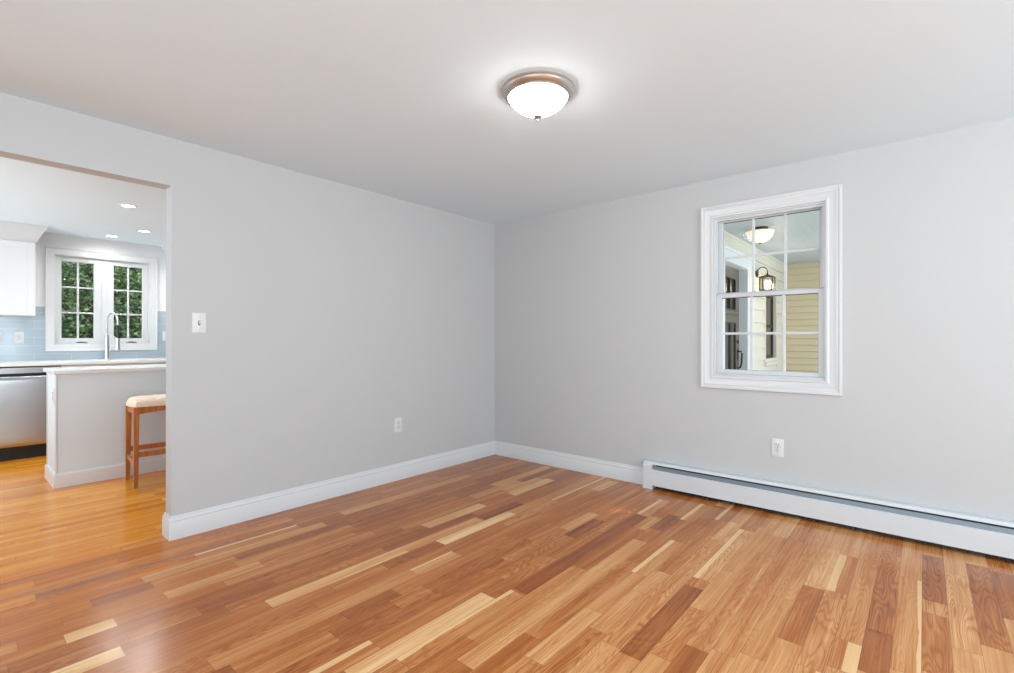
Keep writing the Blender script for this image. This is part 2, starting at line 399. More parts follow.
# ------------------------------------------------------------------ floor: one board at a time
RW, E0 = 0.0843, -3.097
DESIGN = [  # (x from, x to, y centre, tone, sap, fig): boards the photo shows clearly
    (-0.781, -0.245, -3.5606, 0.30, 0.00, 0.30),
    (-1.086, -0.206, -3.4764, 0.40, 0.00, 0.90),
    (-1.176, -0.773, -3.3920, 0.70, 0.00, 0.90),
    (-1.418, -0.935, -3.3077, 0.50, 0.00, 0.80),
    (-0.805, -0.218, -3.3077, 0.36, 0.00, 1.00),
    (-1.474, -0.603, -3.2235, 0.60, 0.17, 0.30),
    (-1.557, -1.251, -3.1391, 0.28, 0.00, 0.30),
    (-1.232, -0.283, -3.1391, 0.50, 0.00, 1.00),
    (-1.602, -1.388, -3.0549, 0.55, 0.45, 0.10),
    (-1.660, -1.059, -2.9705, 0.62, 0.00, 0.70),
    (-0.986, -0.500, -2.9705, 0.50, -0.42, 0.10),
    (-1.534, -1.002, -2.8862, 0.42, 0.00, 0.40),
    (-1.497, -0.894, -2.8862, 0.34, 0.00, 0.50),
    (-1.724, -1.197, -2.8020, 0.66, 0.00, 0.30),
    (-1.806, -0.756, -2.6334, 0.62, 0.00, 0.50),
    (-1.468, -0.697, -2.6334, 0.68, 0.30, 0.50),
    (-1.941, -1.535, -2.5490, 0.60, 0.00, 0.60),
    (-2.006, -1.358, -2.4647, 0.24, 0.00, 0.40),
    (-1.262, -0.474, -2.4647, 0.80, -0.30, 0.80),
    (-1.562, -1.312, -2.2961, 0.72, 0.00, 0.30),
    (-2.252, -1.830, -2.2119, 0.75, 0.00, 0.50),
    (-1.406, -0.903, -2.2119, 0.66, -0.30, 0.40),
    (-1.193, -0.142, -2.2119, 0.34, 0.00, 0.20),
    (-0.556, -0.164, -2.1275, 0.55, -0.30, 0.20),
    (-2.428, -1.031, -2.0433, 0.70, 0.00, 0.30), 
    (-0.817, -0.514, -2.0433, 0.28, 0.00, 0.60),
    (-0.621, 0.144, -1.9589, 0.45, 0.00, 0.30),
    (-2.566, -1.927, -1.8746, 0.62, -0.25, 0.50),
    (-1.913, -0.651, -1.8746, 0.17, 0.00, 0.20),
    (-0.634, -0.262, -1.8746, 0.62, -0.25, 0.20),
    (-2.723, -2.032, -1.7903, 0.86, 0.00, 0.10),
    (-2.439, -1.531, -1.7903, 0.50, 0.00, 0.80),
    (-1.244, -0.902, -1.7061, 0.18, 0.00, 0.40),
    (-1.717, -1.173, -1.6218, 0.52, 0.00, 0.70),
    (-2.638, -2.352, -1.5374, 0.35, 0.00, 0.90),
    (-2.171, -1.433, -1.5374, 0.40, 0.00, 0.80),
    (-2.540, -2.282, -1.4531, 0.33, 0.00, 0.60),
    (-0.388, -0.080, -1.3688, 0.75, 0.00, 0.10),
    (-1.793, -1.163, -1.2003, 0.92, 0.00, 0.05),
    (-2.705, -1.978, -1.1159, 0.80, 0.00, 0.10), 
    (-2.671, -2.362, -1.1159, 0.50, 0.00, 0.80),
    (-2.054, -1.390, -1.1159, 0.68, 0.00, 0.30),
    (-1.378, -0.975, -1.1159, 0.12, 0.00, 0.10),
    (-3.546, -3.192, -1.0316, 0.93, -0.20, 0.40), 
    (-3.198, -2.836, -1.0316, 0.28, 0.00, 0.10),
    (-2.918, -2.603, -0.9474, 0.32, 0.00, 0.30),
    (-1.692, -1.175, -0.9474, 0.78, 0.00, 0.05),
    (-0.874, -0.363, -0.9474, 0.85, 0.00, 0.10),
    (-3.320, -3.166, -0.7788, 0.85, 0.00, 0.10),
    (-1.110, -0.776, -0.7788, 0.62, 0.00, 0.10),
    (-0.572, -0.065, -0.7788, 0.15, 0.00, 0.10),
    (-0.792, -0.044, -0.6944, 0.72, 0.00, 0.10),
    (-3.201, -2.984, -0.5259, 0.25, 0.00, 0.50),
    (-2.748, -2.195, -0.3573, 0.48, -0.30, 0.10),
    (-2.195, -1.905, -0.3573, 0.30, 0.00, 0.10),
]
def build_floor():
    bm = B(); uvl = bm.loops.layers.uv.new('UVMap'); uve = bm.loops.layers.uv.new('ends')
    fl = {k: bm.faces.layers.float.new(k) for k in ('tone', 'seed', 'sap', 'warm', 'fig')}
    rnd = random.Random(23)
    def board(x0, x1, y0, y1, tone, sap, fig, warm):
        vs = [bm.verts.new(p) for p in ((x0, y0, 0), (x1, y0, 0), (x1, y1, 0), (x0, y1, 0))]
        f = bm.faces.new(vs)
        for lp, (u, v) in zip(f.loops, ((x0, 0), (x1, 0), (x1, 1), (x0, 1))): lp[uvl].uv = (u, v)
        n = x1-x0
        for lp, (u, v) in zip(f.loops, ((0, n), (n, 0), (n, 0), (0, n))): lp[uve].uv = (u, v)
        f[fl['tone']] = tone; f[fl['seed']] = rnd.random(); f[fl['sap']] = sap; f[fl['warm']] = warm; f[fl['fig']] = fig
    def warmth(x, y):  # orange of the kitchen's warm light put into board colour, fading past the opening
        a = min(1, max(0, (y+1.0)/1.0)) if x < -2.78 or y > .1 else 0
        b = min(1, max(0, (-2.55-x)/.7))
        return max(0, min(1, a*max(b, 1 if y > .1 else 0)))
    def row(y0, y1):
        yc = (y0+y1)/2
        fixed = []
        for d in sorted(d for d in DESIGN if y0 <= d[2] < y1):
            if not fixed or d[1] > fixed[-1][1]+.2: fixed.append(d)
        x = XW; k = 0
        spans = []
        for d in fixed:
            if d[0] > x: spans.append((x, d[0]))
            a = max(d[0], x)
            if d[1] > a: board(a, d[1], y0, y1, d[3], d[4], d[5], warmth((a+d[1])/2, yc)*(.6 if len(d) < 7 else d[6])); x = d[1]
        if x < 0: spans.append((x, 0))
        for a, b in spans:
            p = a
            if a == XW: p = a-rnd.random()*.8
            while p < b-1e-4:
                q = p+rnd.choice((.32, .45, .6, .75, .9, 1.1, 1.35))*rnd.uniform(.85, 1.15)
                if b-q < .22: q = b
                lo, hi = max(p, a), min(q, b)
                if hi-lo > 1e-3:
                    yk = yc > .05
                    t = rnd.gauss((.66 if yc < -2.2 else .49 if yc < -1.2 else .42) if not yk else .66, .075 if not yk else .10)  # mean tone lighter toward the front, painting in the brighter light there
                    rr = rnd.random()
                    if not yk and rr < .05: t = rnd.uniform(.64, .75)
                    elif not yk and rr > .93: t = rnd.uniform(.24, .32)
                    sp = 0
                    if rnd.random() < .03 and not yk: sp = rnd.choice((-1, 1))*rnd.uniform(.12, .3)
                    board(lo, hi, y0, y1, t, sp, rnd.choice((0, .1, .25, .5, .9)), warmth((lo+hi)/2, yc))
                p = q
    k = math.floor((YS-E0)/RW)
    y = E0+k*RW
    while y < .12: row(y, y+RW); y += RW
    while y < YK: row(y, y+.06); y += .06
    box(bm, (XW-.14, YS-.14, -.16), (.14, YK+.14, -.001))
    o = obj('floor', bm, M['floor']); o['kind'] = 'structure'
    return o
build_floor()

# ------------------------------------------------------------------ shell
struct('ceiling', box(B(), (XW-.14, YS-.14, H), (.14, YK+.14, H+.16)), M['ceil'])
bm = B(); prism(bm, [(0, 0), (WL, 0), (WL, HD), (-4.6, HD), (-4.6, 0), (XW, 0), (XW, H), (0, H)], 'y', 0, WT)
struct('wall_left', bm, M['wall'])
W1 = (-2.804, -2.12, .886, 2.02)
struct('wall_right', wall_holes(B(), 'x', 0, .14, YS-.14, YK+.14, 0, H, [W1]), M['wall'])
W2 = (-2.816, -1.953, 1.095, 2.077)
struct('wall_kitchen', wall_holes(B(), 'y', YK, YK+.14, XW-.14, 0, 0, H, [W2]), M['kwall'])
struct('wall_front', wall_holes(B(), 'y', YS-.14, YS, XW-.14, 0, 0, H, [(-3.85, -.75, .45, 2.2)]), M['wall'])  # unseen opening added to let the daylight fill in
struct('wall_side', wall_holes(B(), 'x', XW-.14, XW, YS, YK, 0, H, [(-5.85, -2.1, .55, 2.15), (.6, 3.2, .55, 2.15)]), M['wall'])  # unseen openings added for the west and kitchen fill lamps

BASE = [(0, 0), (.015, 0), (.015, .096), (.0125, .101), (.0145, .107), (.0125, .115), (.008, .121), (.0075, .129), (.005, .134), (0, .134)]
struct('baseboard_left', sweep(B(), [(-1.2, WT), (WL, WT), (WL, 0), (0, 0)], BASE, side=1), M['trim'], smooth=30)
struct('baseboard_right', sweep(B(), [(0, -.015), (0, -1.612)], BASE, side=1), M['trim'], smooth=30)

# ------------------------------------------------------------------ window_1 : double hung, onto the porch
w1 = bpy.data.objects.new('window_1', None); C.objects.link(w1); w1.location = (0, -2.462, W1[2]); w1['kind'] = 'structure'
CAS = [(0, 0), (0, .012), (.12, .014), (.2, .010), (.55, .013), (.66, .018), (.74, .016), (.84, .021), (.97, .021), (1, .018), (1, 0)]
obj('casing', mitre_frame(B(), 'x', 0, -1, W1[0], W1[1], W1[2], W1[3], .0865, CAS), M['trim'], w1, 30)
bm = B(); frame(bm, 'x', .0, .14, W1[0], W1[1], W1[2], W1[3], .012, .012, .018, .012, .001); obj('jamb', bm, M['vinyl'], w1)
bm = B(); frame(bm, 'x', .012, .028, W1[0]+.012, W1[1]-.012, 1.478, W1[3]-.012, .010, .010, .001, .014, 0)
obj('jamb_liner', bm, M['vinyl'], w1)
def sash(name, x0, x1, u0, u1, z0, z1, l, r, b, t):
    s = obj(name, frame(B(), 'x', x0, x1, u0, u1, z0, z1, l, r, b, t), M['vinyl'], w1)
    xm = (x0+x1)/2
    obj('glass', box(B(), (xm-.003, u0+l-.003, z0+b-.003), (xm+.003, u1-r+.003, z1-t+.003)), M['glass'], s)
    a, c, d, e = u0+l, u1-r, z0+b, z1-t
    obj('edge_shade', frame(B(), 'x', xm-.0055, xm-.0032, a-.002, c+.002, d-.002, e+.002, .004, .004, .003, .0075, 0), M['edge_shade'], s)  # thin dark frame painting in the shade round the pane
    mu = B()
    for k in (1, 2): box(mu, (xm-.008, a+(c-a)*k/3-.0085, d), (xm+.008, a+(c-a)*k/3+.0085, e), .002, 1)
    for k in range(3):
        box(mu, (xm-.0075, a+(c-a)*k/3+(.0085 if k else 0), (d+e)/2-.0085), (xm+.0075, a+(c-a)*(k+1)/3-(.0085 if k < 2 else 0), (d+e)/2+.0085), .002, 1)
    obj('muntin', mu, M['vinyl'], s)
sash('upper_sash', .062, .092, W1[0]+.012, W1[1]-.012, 1.452, W1[3]-.012, .030, .036, .03, .018)
sash('lower_sash', .030, .060, W1[0]+.012, W1[1]-.012, W1[2]+.018, 1.476, .034, .034, .030, .030)

# ------------------------------------------------------------------ window_2 : kitchen casement pair
w2 = bpy.data.objects.new('window_2', None); C.objects.link(w2); w2.location = (-2.385, YK, W2[2]); w2['kind'] = 'structure'
CASF = [(0, 0), (0, .016), (.85, .018), (.92, .022), (1, .02), (1, 0)]
obj('casing', mitre_frame(B(), 'y', YK, -1, W2[0], W2[1], W2[2], W2[3], .072, CASF), M['trim'], w2, 30)
obj('jamb', frame(B(), 'y', YK-.002, YK+.14, W2[0], W2[1], W2[2], W2[3], .012, .012, .012, .012, .001), M['vinyl'], w2)
xm2 = -2.386
obj('mullion', box(B(), (xm2-.022, YK+.026, W2[2]+.012), (xm2+.022, YK+.12, W2[3]-.012), .002, 1), M['vinyl'], w2)
for (u0, u1, ga, gb) in ((W2[0]+.012, xm2-.022, -2.752, -2.474), (xm2+.022, W2[1]-.012, -2.298, -2.019)):
    z0, z1 = W2[2]+.012, W2[3]-.012
    s = obj('casement_sash', frame(B(), 'y', YK+.03, YK+.075, u0, u1, z0, z1, ga-u0, u1-gb, 1.165-z0, z1-2.014), M['vinyl'], w2)
    obj('glass', box(B(), (ga-.003, YK+.047, 1.162), (gb+.003, YK+.053, 2.017)), M['glass'], s)
    mu = B(); xm = (ga+gb)/2; box(mu, (xm-.009, YK+.042, 1.165), (xm+.009, YK+.058, 2.014), .002, 1)
    for k in (1, 2):
        z = 1.165+(2.014-1.165)*k/3
        box(mu, (ga, YK+.043, z-.009), (xm-.009, YK+.057, z+.009), .002, 1); box(mu, (xm+.009, YK+.043, z-.009), (gb, YK+.057, z+.009), .002, 1)
    obj('muntin', mu, M['vinyl'], s)
    hc = (ga+gb)/2+.03
    hb = B(); prism(hb, [(hc-.055, 1.108), (hc+.05, 1.108), (hc+.04, 1.122), (hc-.02, 1.128), (hc-.05, 1.118)], 'y', YK+.008, YK+.03)
    obj('crank_handle', hb, M['hardware'], s)

# ------------------------------------------------------------------ flush ceiling light
cx, cy = -1.828, -1.914
t = thing('ceiling_light', 'round flush ceiling light with brushed nickel rim and lit frosted glass bowl', 'ceiling light', (cx, cy, H))
prof = [(.0, -.0005), (.168, -.0005), (.1705, -.004), (.1705, -.010), (.166, -.014), (.164, -.020), (.158, -.030), (.150, -.038), (.1445, -.042), (.146, -.046), (.142, -.049), (.1375, -.049), (.1375, -.030), (0, -.030)]
prof = [(a, b*.78) for a, b in prof]
obj('rim', lathe(B(), prof, (cx, cy, H), 64), M['nickel'], t, 35)
bowl = []
for k in range(16):
    q = k/16; bowl.append((.137*(1-q**1.7)**.75, -.030-.090*q))
bowl.append((0, -.120))
obj('glass_bowl', lathe(B(), bowl, (cx, cy, H), 64), M['frost'], t, 'all')
fin = [(0, -.117), (.019, -.117), (.0205, -.122), (.014, -.129), (.006, -.133), (.0065, -.138), (.003, -.144), (0, -.145)]
obj('finial', lathe(B(), fin, (cx, cy, H), 24), M['nickel'], t, 30)

# ------------------------------------------------------------------ switch and outlets
def plate_bm(wd, ht, th):
    bm = B(); box(bm, (-wd/2, -th, -ht/2), (wd/2, 0, ht/2)); 
    es = [e for e in bm.edges if all(v.co.y < -th/2 for v in e.verts)]
    bmesh.ops.bevel(bm, geom=es, offset=.004, segments=2, profile=.6, affect='EDGES')
    return bm
def shift(bm, loc): bmesh.ops.translate(bm, verts=bm.verts, vec=loc); return bm
p0 = (-2.6265, 0, 1.2455)
t = thing('light_switch', 'white toggle light switch plate on the grey wall near the kitchen opening', 'light switch', p0)
obj('cover_plate', shift(plate_bm(.073, .119, .006), p0), M['plate'], t, 30)
bm = B(); box(bm, (-.006, -.0075, -.013), (.006, -.0055, .013), .001, 1); obj('toggle_slot', shift(bm, p0), M['slot'], t)
bm = B(); prism(bm, [(-.006, -.009), (-.0185, .006), (-.0165, .0105), (-.006, .004)], 'x', -.0042, .0042); obj('toggle', shift(bm, p0), M['plate'], t)
for s in (-1, 1):
    bm = B(); lathe(bm, [(0, -.0075), (.003, -.0072), (.0035, -.006), (0, -.006)], (0, 0, s*.030), 12, 'y'); obj('screw', shift(bm, p0), M['hardware'], t, 30)
def make_outlet(p0, label):
    t = thing('wall_outlet', label, 'outlet', p0, None)
    obj('cover_plate', shift(plate_bm(.073, .119, .006), p0), M['plate'], t, 30)
    for s in (-1, 1):
        bm = B(); box(bm, (-.017, -.0085, s*.0195-.0145), (.017, -.0055, s*.0195+.0145), .0045, 3)
        r = obj('receptacle', shift(bm, p0), M['plate'], t, 30)
        bm = B(); z = s*.0195
        box(bm, (-.0085, -.009, z-.001), (-.0055, -.008, z+.009)); box(bm, (.0055, -.009, z-.001), (.0085, -.008, z+.008))
        lathe(bm, [(0, -.009), (.0032, -.009), (.0032, -.008), (0, -.008)], (0, 0, z-.0075), 12, 'y')
        obj('slots', shift(bm, p0), M['slot'], r)
    bm = B(); lathe(bm, [(0, -.0075), (.003, -.0072), (.0035, -.006), (0, -.006)], (0, 0, 0), 12, 'y'); obj('screw', shift(bm, p0), M['hardware'], t, 30)
    return t
o1 = make_outlet((-1.1865, 0, .4495), 'white duplex outlet low on the grey wall to the left of the corner')
dup(o1, (0, -2.533, .427), 'white duplex outlet between the porch window and the baseboard heater', -PI/2)
dup(o1, (-3.0865, YK-.008, 1.17), 'white outlet on blue tile closest to the kitchen window', 0)
dup(o1, (-3.2385, YK-.008, 1.17), 'white outlet on blue tile under the upper cabinet, cut by the photo edge', 0)
dup(o1, (-1.790, YK-.008, 1.19), 'white outlet on blue tile right of the kitchen window, half hidden by the grey wall', 0)

# ------------------------------------------------------------------ baseboard heater
ya, yb = -1.617, -6.4
t = thing('baseboard_heater', 'long low white hydronic baseboard heater below the porch window', 'heater', (-.04, ya, 0))
bm = B(); prism(bm, [(-.001, 0), (-.082, 0), (-.082, .178), (-.060, .206), (-.001, .206)], 'y', ya-.072, ya); obj('end_cap', bm, M['heater'], t)
bm = B(); prism(bm, [(-.001, .192), (-.003, .192), (-.003, .2025), (-.056, .2025), (-.0685, .187), (-.071, .1885), (-.058, .206), (-.001, .206)], 'y', yb, ya-.072); obj('top_hood', bm, M['heater'], t)
obj('back_panel', box(B(), (-.0012, yb, .0), (-.005, ya-.073, .190)), M['fins'], t)
bm = B(); prism(bm, [(-.080, .030), (-.066, .030), (-.066, .032), (-.077, .034), (-.077, .140), (-.069, .147), (-.071, .150), (-.080, .144)], 'y', yb, ya-.072); obj('front_cover', bm, M['heater'], t)
bm = B(); prism(bm, [(-.0665, .147), (-.064, .146), (-.054, .1735), (-.056, .175)], 'y', yb, ya-.073); obj('damper', bm, M['damper'], t)
bm = B(); tube(bm, [(-.038, yb, .085), (-.038, ya-.07, .085)], .011, 12)
y = ya-.12
while y > yb+.05:
    box(bm, (-.066, y, .006), (-.012, y-.003, .118)); y -= .03
obj('heating_element', bm, M['fins'], t)
for y in (-2.1, -2.95, -3.62, -4.5): obj('support_bracket', prism(B(), [(-.007, .0), (-.073, .0), (-.073, .045), (-.007, .07)], 'y', y-.006, y), M['fins'], t)

# ------------------------------------------------------------------ kitchen: tiles, counters, cabinets
bm = B(); wall_holes(bm, 'y', YK-.008, YK-.0005, -4.4, -.1, .925, 1.462, [(-2.888, -1.881, 1.023, 1.5)])
o = struct('wall_tile_backsplash', bm, M['tile'])
YF = 3.275                                    # front of the base cabinets
ct = obj('countertop', box(B(), (-4.4, YF-.025, .893), (-.6, YK-.009, .925), .003, 2), M['quartz']); tag(ct, 'white quartz countertop below the kitchen window', 'countertop')
def shaker(bm, x0, x1, z0, z1, y, th=.02, rail=.058):
    """recessed-panel door, its face at y, thickness to +y"""
    box(bm, (x0, y, z0), (x0+rail, y+th, z1), .0015, 1); box(bm, (x1-rail, y, z0), (x1, y+th, z1), .0015, 1)
    box(bm, (x0+rail, y, z0), (x1-rail, y+th, z0+rail), .0015, 1); box(bm, (x0+rail, y, z1-rail), (x1-rail, y+th, z1), .0015, 1)
    box(bm, (x0+rail-.004, y+.008, z0+rail-.004), (x1-rail+.004, y+th-.002, z1-rail+.004))
    return bm
def knob_bm(x, y, z): return lathe(B(), [(0, 0), (.005, 0), (.005, -.012), (.013, -.016), (.014, -.022), (.009, -.027), (0, -.028)], (x, y, z), 16, 'y')
def base_cabinet(x0, x1, label, ndoor=2):
    t = thing('base_cabinet', label, 'cabinet', ((x0+x1)/2, YF+.3, 0))
    bm = B(); box(bm, (x0, YF+.021, .10), (x1, YK-.001, .892)); box(bm, (x0, YF+.075, 0), (x1, YK-.001, .10)); obj('body', bm, M['cab'], t)
    for k in range(ndoor):
        a = x0+.003+(x1-x0-.006)*k/ndoor+.0015; b = x0+.003+(x1-x0-.006)*(k+1)/ndoor-.0015
        d = obj('door', shaker(B(), a, b, .11, .72, YF), M['cab'], t); kx = b-.03 if k == 0 and ndoor > 1 else a+.03
        obj('knob', knob_bm(kx, YF, .66), M['hardware'], d, 30)
        d = obj('drawer', shaker(B(), a, b, .725, .885, YF, rail=.045), M['cab'], t); obj('knob', knob_bm((a+b)/2, YF, .805), M['hardware'], d, 30)
    return t
base_cabinet(-2.835, -1.93, 'white base cabinet under the faucet, right of the dishwasher')
base_cabinet(-4.35, -3.450, 'white base cabinet to the left of the dishwasher')
base_cabinet(-1.925, -1.05, 'white base cabinet behind the peninsula, to the right of the one under the faucet')

dx0, dx1 = -3.445, -2.840
t = thing('dishwasher', 'stainless steel dishwasher with black toe kick under the white counter', 'dishwasher', ((dx0+dx1)/2, YF+.3, 0))
obj('tub', box(B(), (dx0+.004, YF+.03, .10), (dx1-.004, YK-.03, .885)), M['black'], t)
bm = B(); prism(bm, [(YF-.004, .826), (YF+.03, .826), (YF+.03, .886), (YF+.004, .886), (YF-.004, .878)], 'x', dx0+.004, dx1-.004); obj('control_panel', bm, M['steel'], t)
prof = [(YF+.029, .132), (YF-.006, .132), (YF-.012, .145)]
for k in range(9): prof.append((YF-.014-.004*math.sin(PI*k/8), .16+.56*k/8))
prof += [(YF-.0135, .755), (YF-.011, .785), (YF-.004, .796), (YF+.004, .799), (YF+.029, .799)]
bm = B(); prism(bm, prof, 'x', dx0+.004, dx1-.004); obj('door', bm, M['steel'], t, 30)
bm = B(); box(bm, (dx0+.004, YF+.05, 0), (dx1-.004, YF+.09, .098)); box(bm, (dx0+.006, YF+.02, .098), (dx1-.006, YF+.06, .131)); obj('toe_kick', bm, M['dkick'], t)

CROWN = [(0, 2.13), (.012, 2.13), (.014, 2.15), (.03, 2.185), (.055, 2.235), (.074, 2.262), (.08, 2.285), (.085, 2.287), (.085, 2.2995), (0, 2.2995)]
def upper_cabinet(x0, x1, label, doors, side_r, side_l):
    yf = 3.571
    t = thing('upper_cabinet', label, 'cabinet', ((x0+x1)/2, 3.75, 1.39))
    obj('body', box(B(), (x0, yf+.021, 1.39), (x1, YK-.001, 2.2995)), M['cab'], t)
    for a, b in doors:
        d = obj('door', shaker(B(), a+.002, b-.002, 1.393, 2.126, yf), M['cab'], t)
        obj('knob', knob_bm(a+.032 if (a+b)/2 > (x0+x1)/2 else b-.032, yf, 1.45), M['hardware'], d, 30)
    path = []
    if side_l: path.append((x0, YK-.001))
    path += [(x0, yf+.021), (x1, yf+.021)]
    if side_r: path.append((x1, YK-.001))
    obj('crown_moulding', sweep(B(), path, CROWN, side=1), M['trim'], t, 30)
upper_cabinet(-3.89, -2.99, 'white upper cabinet with crown moulding left of the kitchen window', [(-3.89, -3.44), (-3.44, -2.99)], True, False)
upper_cabinet(-1.755, -1.0, 'white upper cabinet right of the kitchen window, mostly behind the grey wall', [(-1.755, -1.38), (-1.38, -1.0)], False, True)

# ------------------------------------------------------------------ peninsula
px0, px1, py0, py1 = -3.040, -.6, 1.823, 2.290
t = thing('peninsula', 'light grey panelled kitchen peninsula base with white skirting', 'kitchen peninsula', ((px0+px1)/2, 2.05, 0))
obj('body', box(B(), (px0, py0, 0), (px1, py1, .879), .002, 1), M['pen'], t)
for (a, b) in (((px0-.006, py0-.006, .1), (px0+.006, py0+.03, .8785)), ((px0-.006, py1-.035, .1), (px0+.03, py1+.003, .8785))): obj('corner_trim', box(B(), a, b, .0025, 1), M['trim'], t)
SK = [(0, 0), (.017, 0), (.017, .098), (.012, .110), (0, .110)]
obj('skirting', sweep(B(), [(px1, py0), (px0, py0), (px0, py1)], SK, side=-1), M['cab'], t)
o = obj('peninsula_countertop', box(B(), (px0-.022, py0-.03, .879), (px1, py1+.06, .909), .003, 2), M['quartz']); tag(o, 'white quartz countertop on the grey peninsula', 'countertop')
oe = make_outlet((px0, 2.0, .70), 'white outlet on the end panel of the kitchen peninsula'); oe.rotation_euler = (0, 0, -PI/2); oe.location = (px0, 1.93, .705)

# ------------------------------------------------------------------ bar stool
sx0, sy0, sw, sd = -2.640, 1.362, .46, .325
t = thing('bar_stool', 'oak bar stool with tufted cream cushion at the peninsula', 'stool', (sx0+sw/2, sy0+sd/2, 0))
zt = .622
for sx in (0, 1):
    for sy in (0, 1):
        bx, by = sx0+sx*sw, sy0+sy*sd; tx, ty = bx+(.004 if sx == 0 else -.004), by+(.012 if sy == 0 else -.012)
        obj('leg', taper(B(), (bx, by, 0), (tx, ty, zt), .0135, .0195, .002), M['stool'], t)
xa, xb, yA, yB = sx0+.004, sx0+sw-.004, sy0+.012, sy0+sd-.012
bm = B()
n = 10                                         # saddle apron: lower edge arched
for yy in (yA, yB):
    bm = B()
    pts = [(xa+.015+(xb-xa-.03)*k/n, .565-.018*math.sin(PI*k/n)*-1) for k in range(n+1)]
    prism(bm, pts+[(xb-.015, zt), (xa+.015, zt)], 'y', yy-.011, yy+.011)
    obj('long_apron', bm, M['stool'], t)
for xx in (xa, xb): obj('side_apron', box(B(), (xx-.011, yA+.016, .565), (xx+.011, yB-.016, zt), .002, 1), M['stool'], t)
def lx(z, s): f = z/zt; return (sx0+.004*f) if s == 0 else (sx0+sw-.004*f)
def ly(z, s): f = z/zt; return (sy0+.012*f) if s == 0 else (sy0+sd-.012*f)
for s in (0, 1):
    obj('stretcher', box(B(), (lx(.25, 0)+.014, ly(.25, s)-.009, .232), (lx(.25, 1)-.014, ly(.25, s)+.009, .272), .002, 1), M['stool'], t)
for s in (0, 1):
    obj('stretcher', box(B(), (lx(.2, s)-.009, ly(.2, 0)+.014, .172), (lx(.2, s)+.009, ly(.2, 1)-.014, .208), .002, 1), M['stool'], t)
def cushion():
    bm = B(); nx, ny = 92, 66; L0, L1, D0, D1 = sx0-.030, sx0+sw+.030, sy0-.022, sy0+sd+.022
    tufts = [((i+.5+(.5 if j % 2 else 0))/5, (j+.5)/3) for j in range(3) for i in range(-1, 6)]
    g = []
    for j in range(ny+1):
        r = []
        for i in range(nx+1):
            u, v = i/nx, j/ny
            e = min(u*(L1-L0), (1-u)*(L1-L0), v*(D1-D0), (1-v)*(D1-D0)); ed = min(1, e/.045)
            z = zt+.012+.040*math.sqrt(max(0, 1-(1-ed)**2))+.016*(math.sin(PI*u)*math.sin(PI*v)+1e-6)**.3*ed
            for a, b in tufts:
                d2 = ((u-a)*(L1-L0))**2+((v-b)*(D1-D0))**2; z -= .026*math.exp(-d2/.0006)*ed
            a, b = 2*u-1, 2*v-1; a, b = a*math.sqrt(1-.22*b*b), b*math.sqrt(1-.22*a*a)
            r.append(bm.verts.new(((L0+L1)/2+a*(L1-L0)/2, (D0+D1)/2+b*(D1-D0)/2, z)))
        g.append(r)
    for j in range(ny):
        for i in range(nx): bm.faces.new((g[j][i], g[j][i+1], g[j+1][i+1], g[j+1][i]))
    ed = [e for e in bm.edges if e.is_boundary]
    ex = bmesh.ops.extrude_edge_only(bm, edges=ed)
    nv = [v for v in ex['geom'] if isinstance(v, bmesh.types.BMVert)]
    for v in nv: v.co.z = zt
    bmesh.ops.contextual_create(bm, geom=[e for e in bm.edges if e.is_boundary])
    return bm
obj('cushion', cushion(), M['linen'], t, 60)
t.rotation_euler = (0, 0, -.050); t.location.x += .0080; t.location.y -= .0116

# ------------------------------------------------------------------ faucet
fx, fy, fz = -2.386, 3.775, .925
t = thing('kitchen_faucet', 'tall arched chrome pull-down kitchen faucet in front of the window', 'faucet', (fx, fy, fz))
bm = B(); lathe(bm, [(0, 0), (.027, 0), (.027, .008), (.021, .012), (.021, .17), (.017, .19), (.017, .285), (.019, .29), (.019, .30), (.010, .305), (0, .305)], (fx, fy, fz), 24); obj('body', bm, M['chrome'], t, 35)
R = .125; zc = fz+.40; dxf, dyf = .20, -.98
def fp(d, z): return (fx+dxf*d, fy+dyf*d, z)
arc = [fp(0, fz+.30), fp(0, fz+.35)]+[fp(R-R*math.cos(a), zc+R*math.sin(a)) for a in [PI*k/16 for k in range(17)]]+[fp(2*R, zc-.02)]
obj('spout', tube(B(), arc, .0095, 14), M['chrome'], t, 'all')
obj('spray_hose', tube(B(), [fp(2*R, zc-.018), fp(2*R, zc-.16)], .0125, 14), M['black'], t, 40)
bm = B(); lathe(bm, [(0, -.16), (.017, -.16), (.019, -.19), (.021, -.26), (.024, -.285), (.022, -.295), (0, -.295)], fp(2*R, zc), 20); obj('spray_head', bm, M['chrome'], t, 35)
obj('docking_arm', tube(B(), [fp(.018, fz+.295), fp(2*R-.02, fz+.235)], .006, 10), M['chrome'], t, 40)
obj('lever', tube(B(), [(fx+.018, fy, fz+.13), (fx+.05, fy, fz+.135), (fx+.10, fy-.01, fz+.15)], [.012, .007, .006], 10), M['chrome'], t, 40)

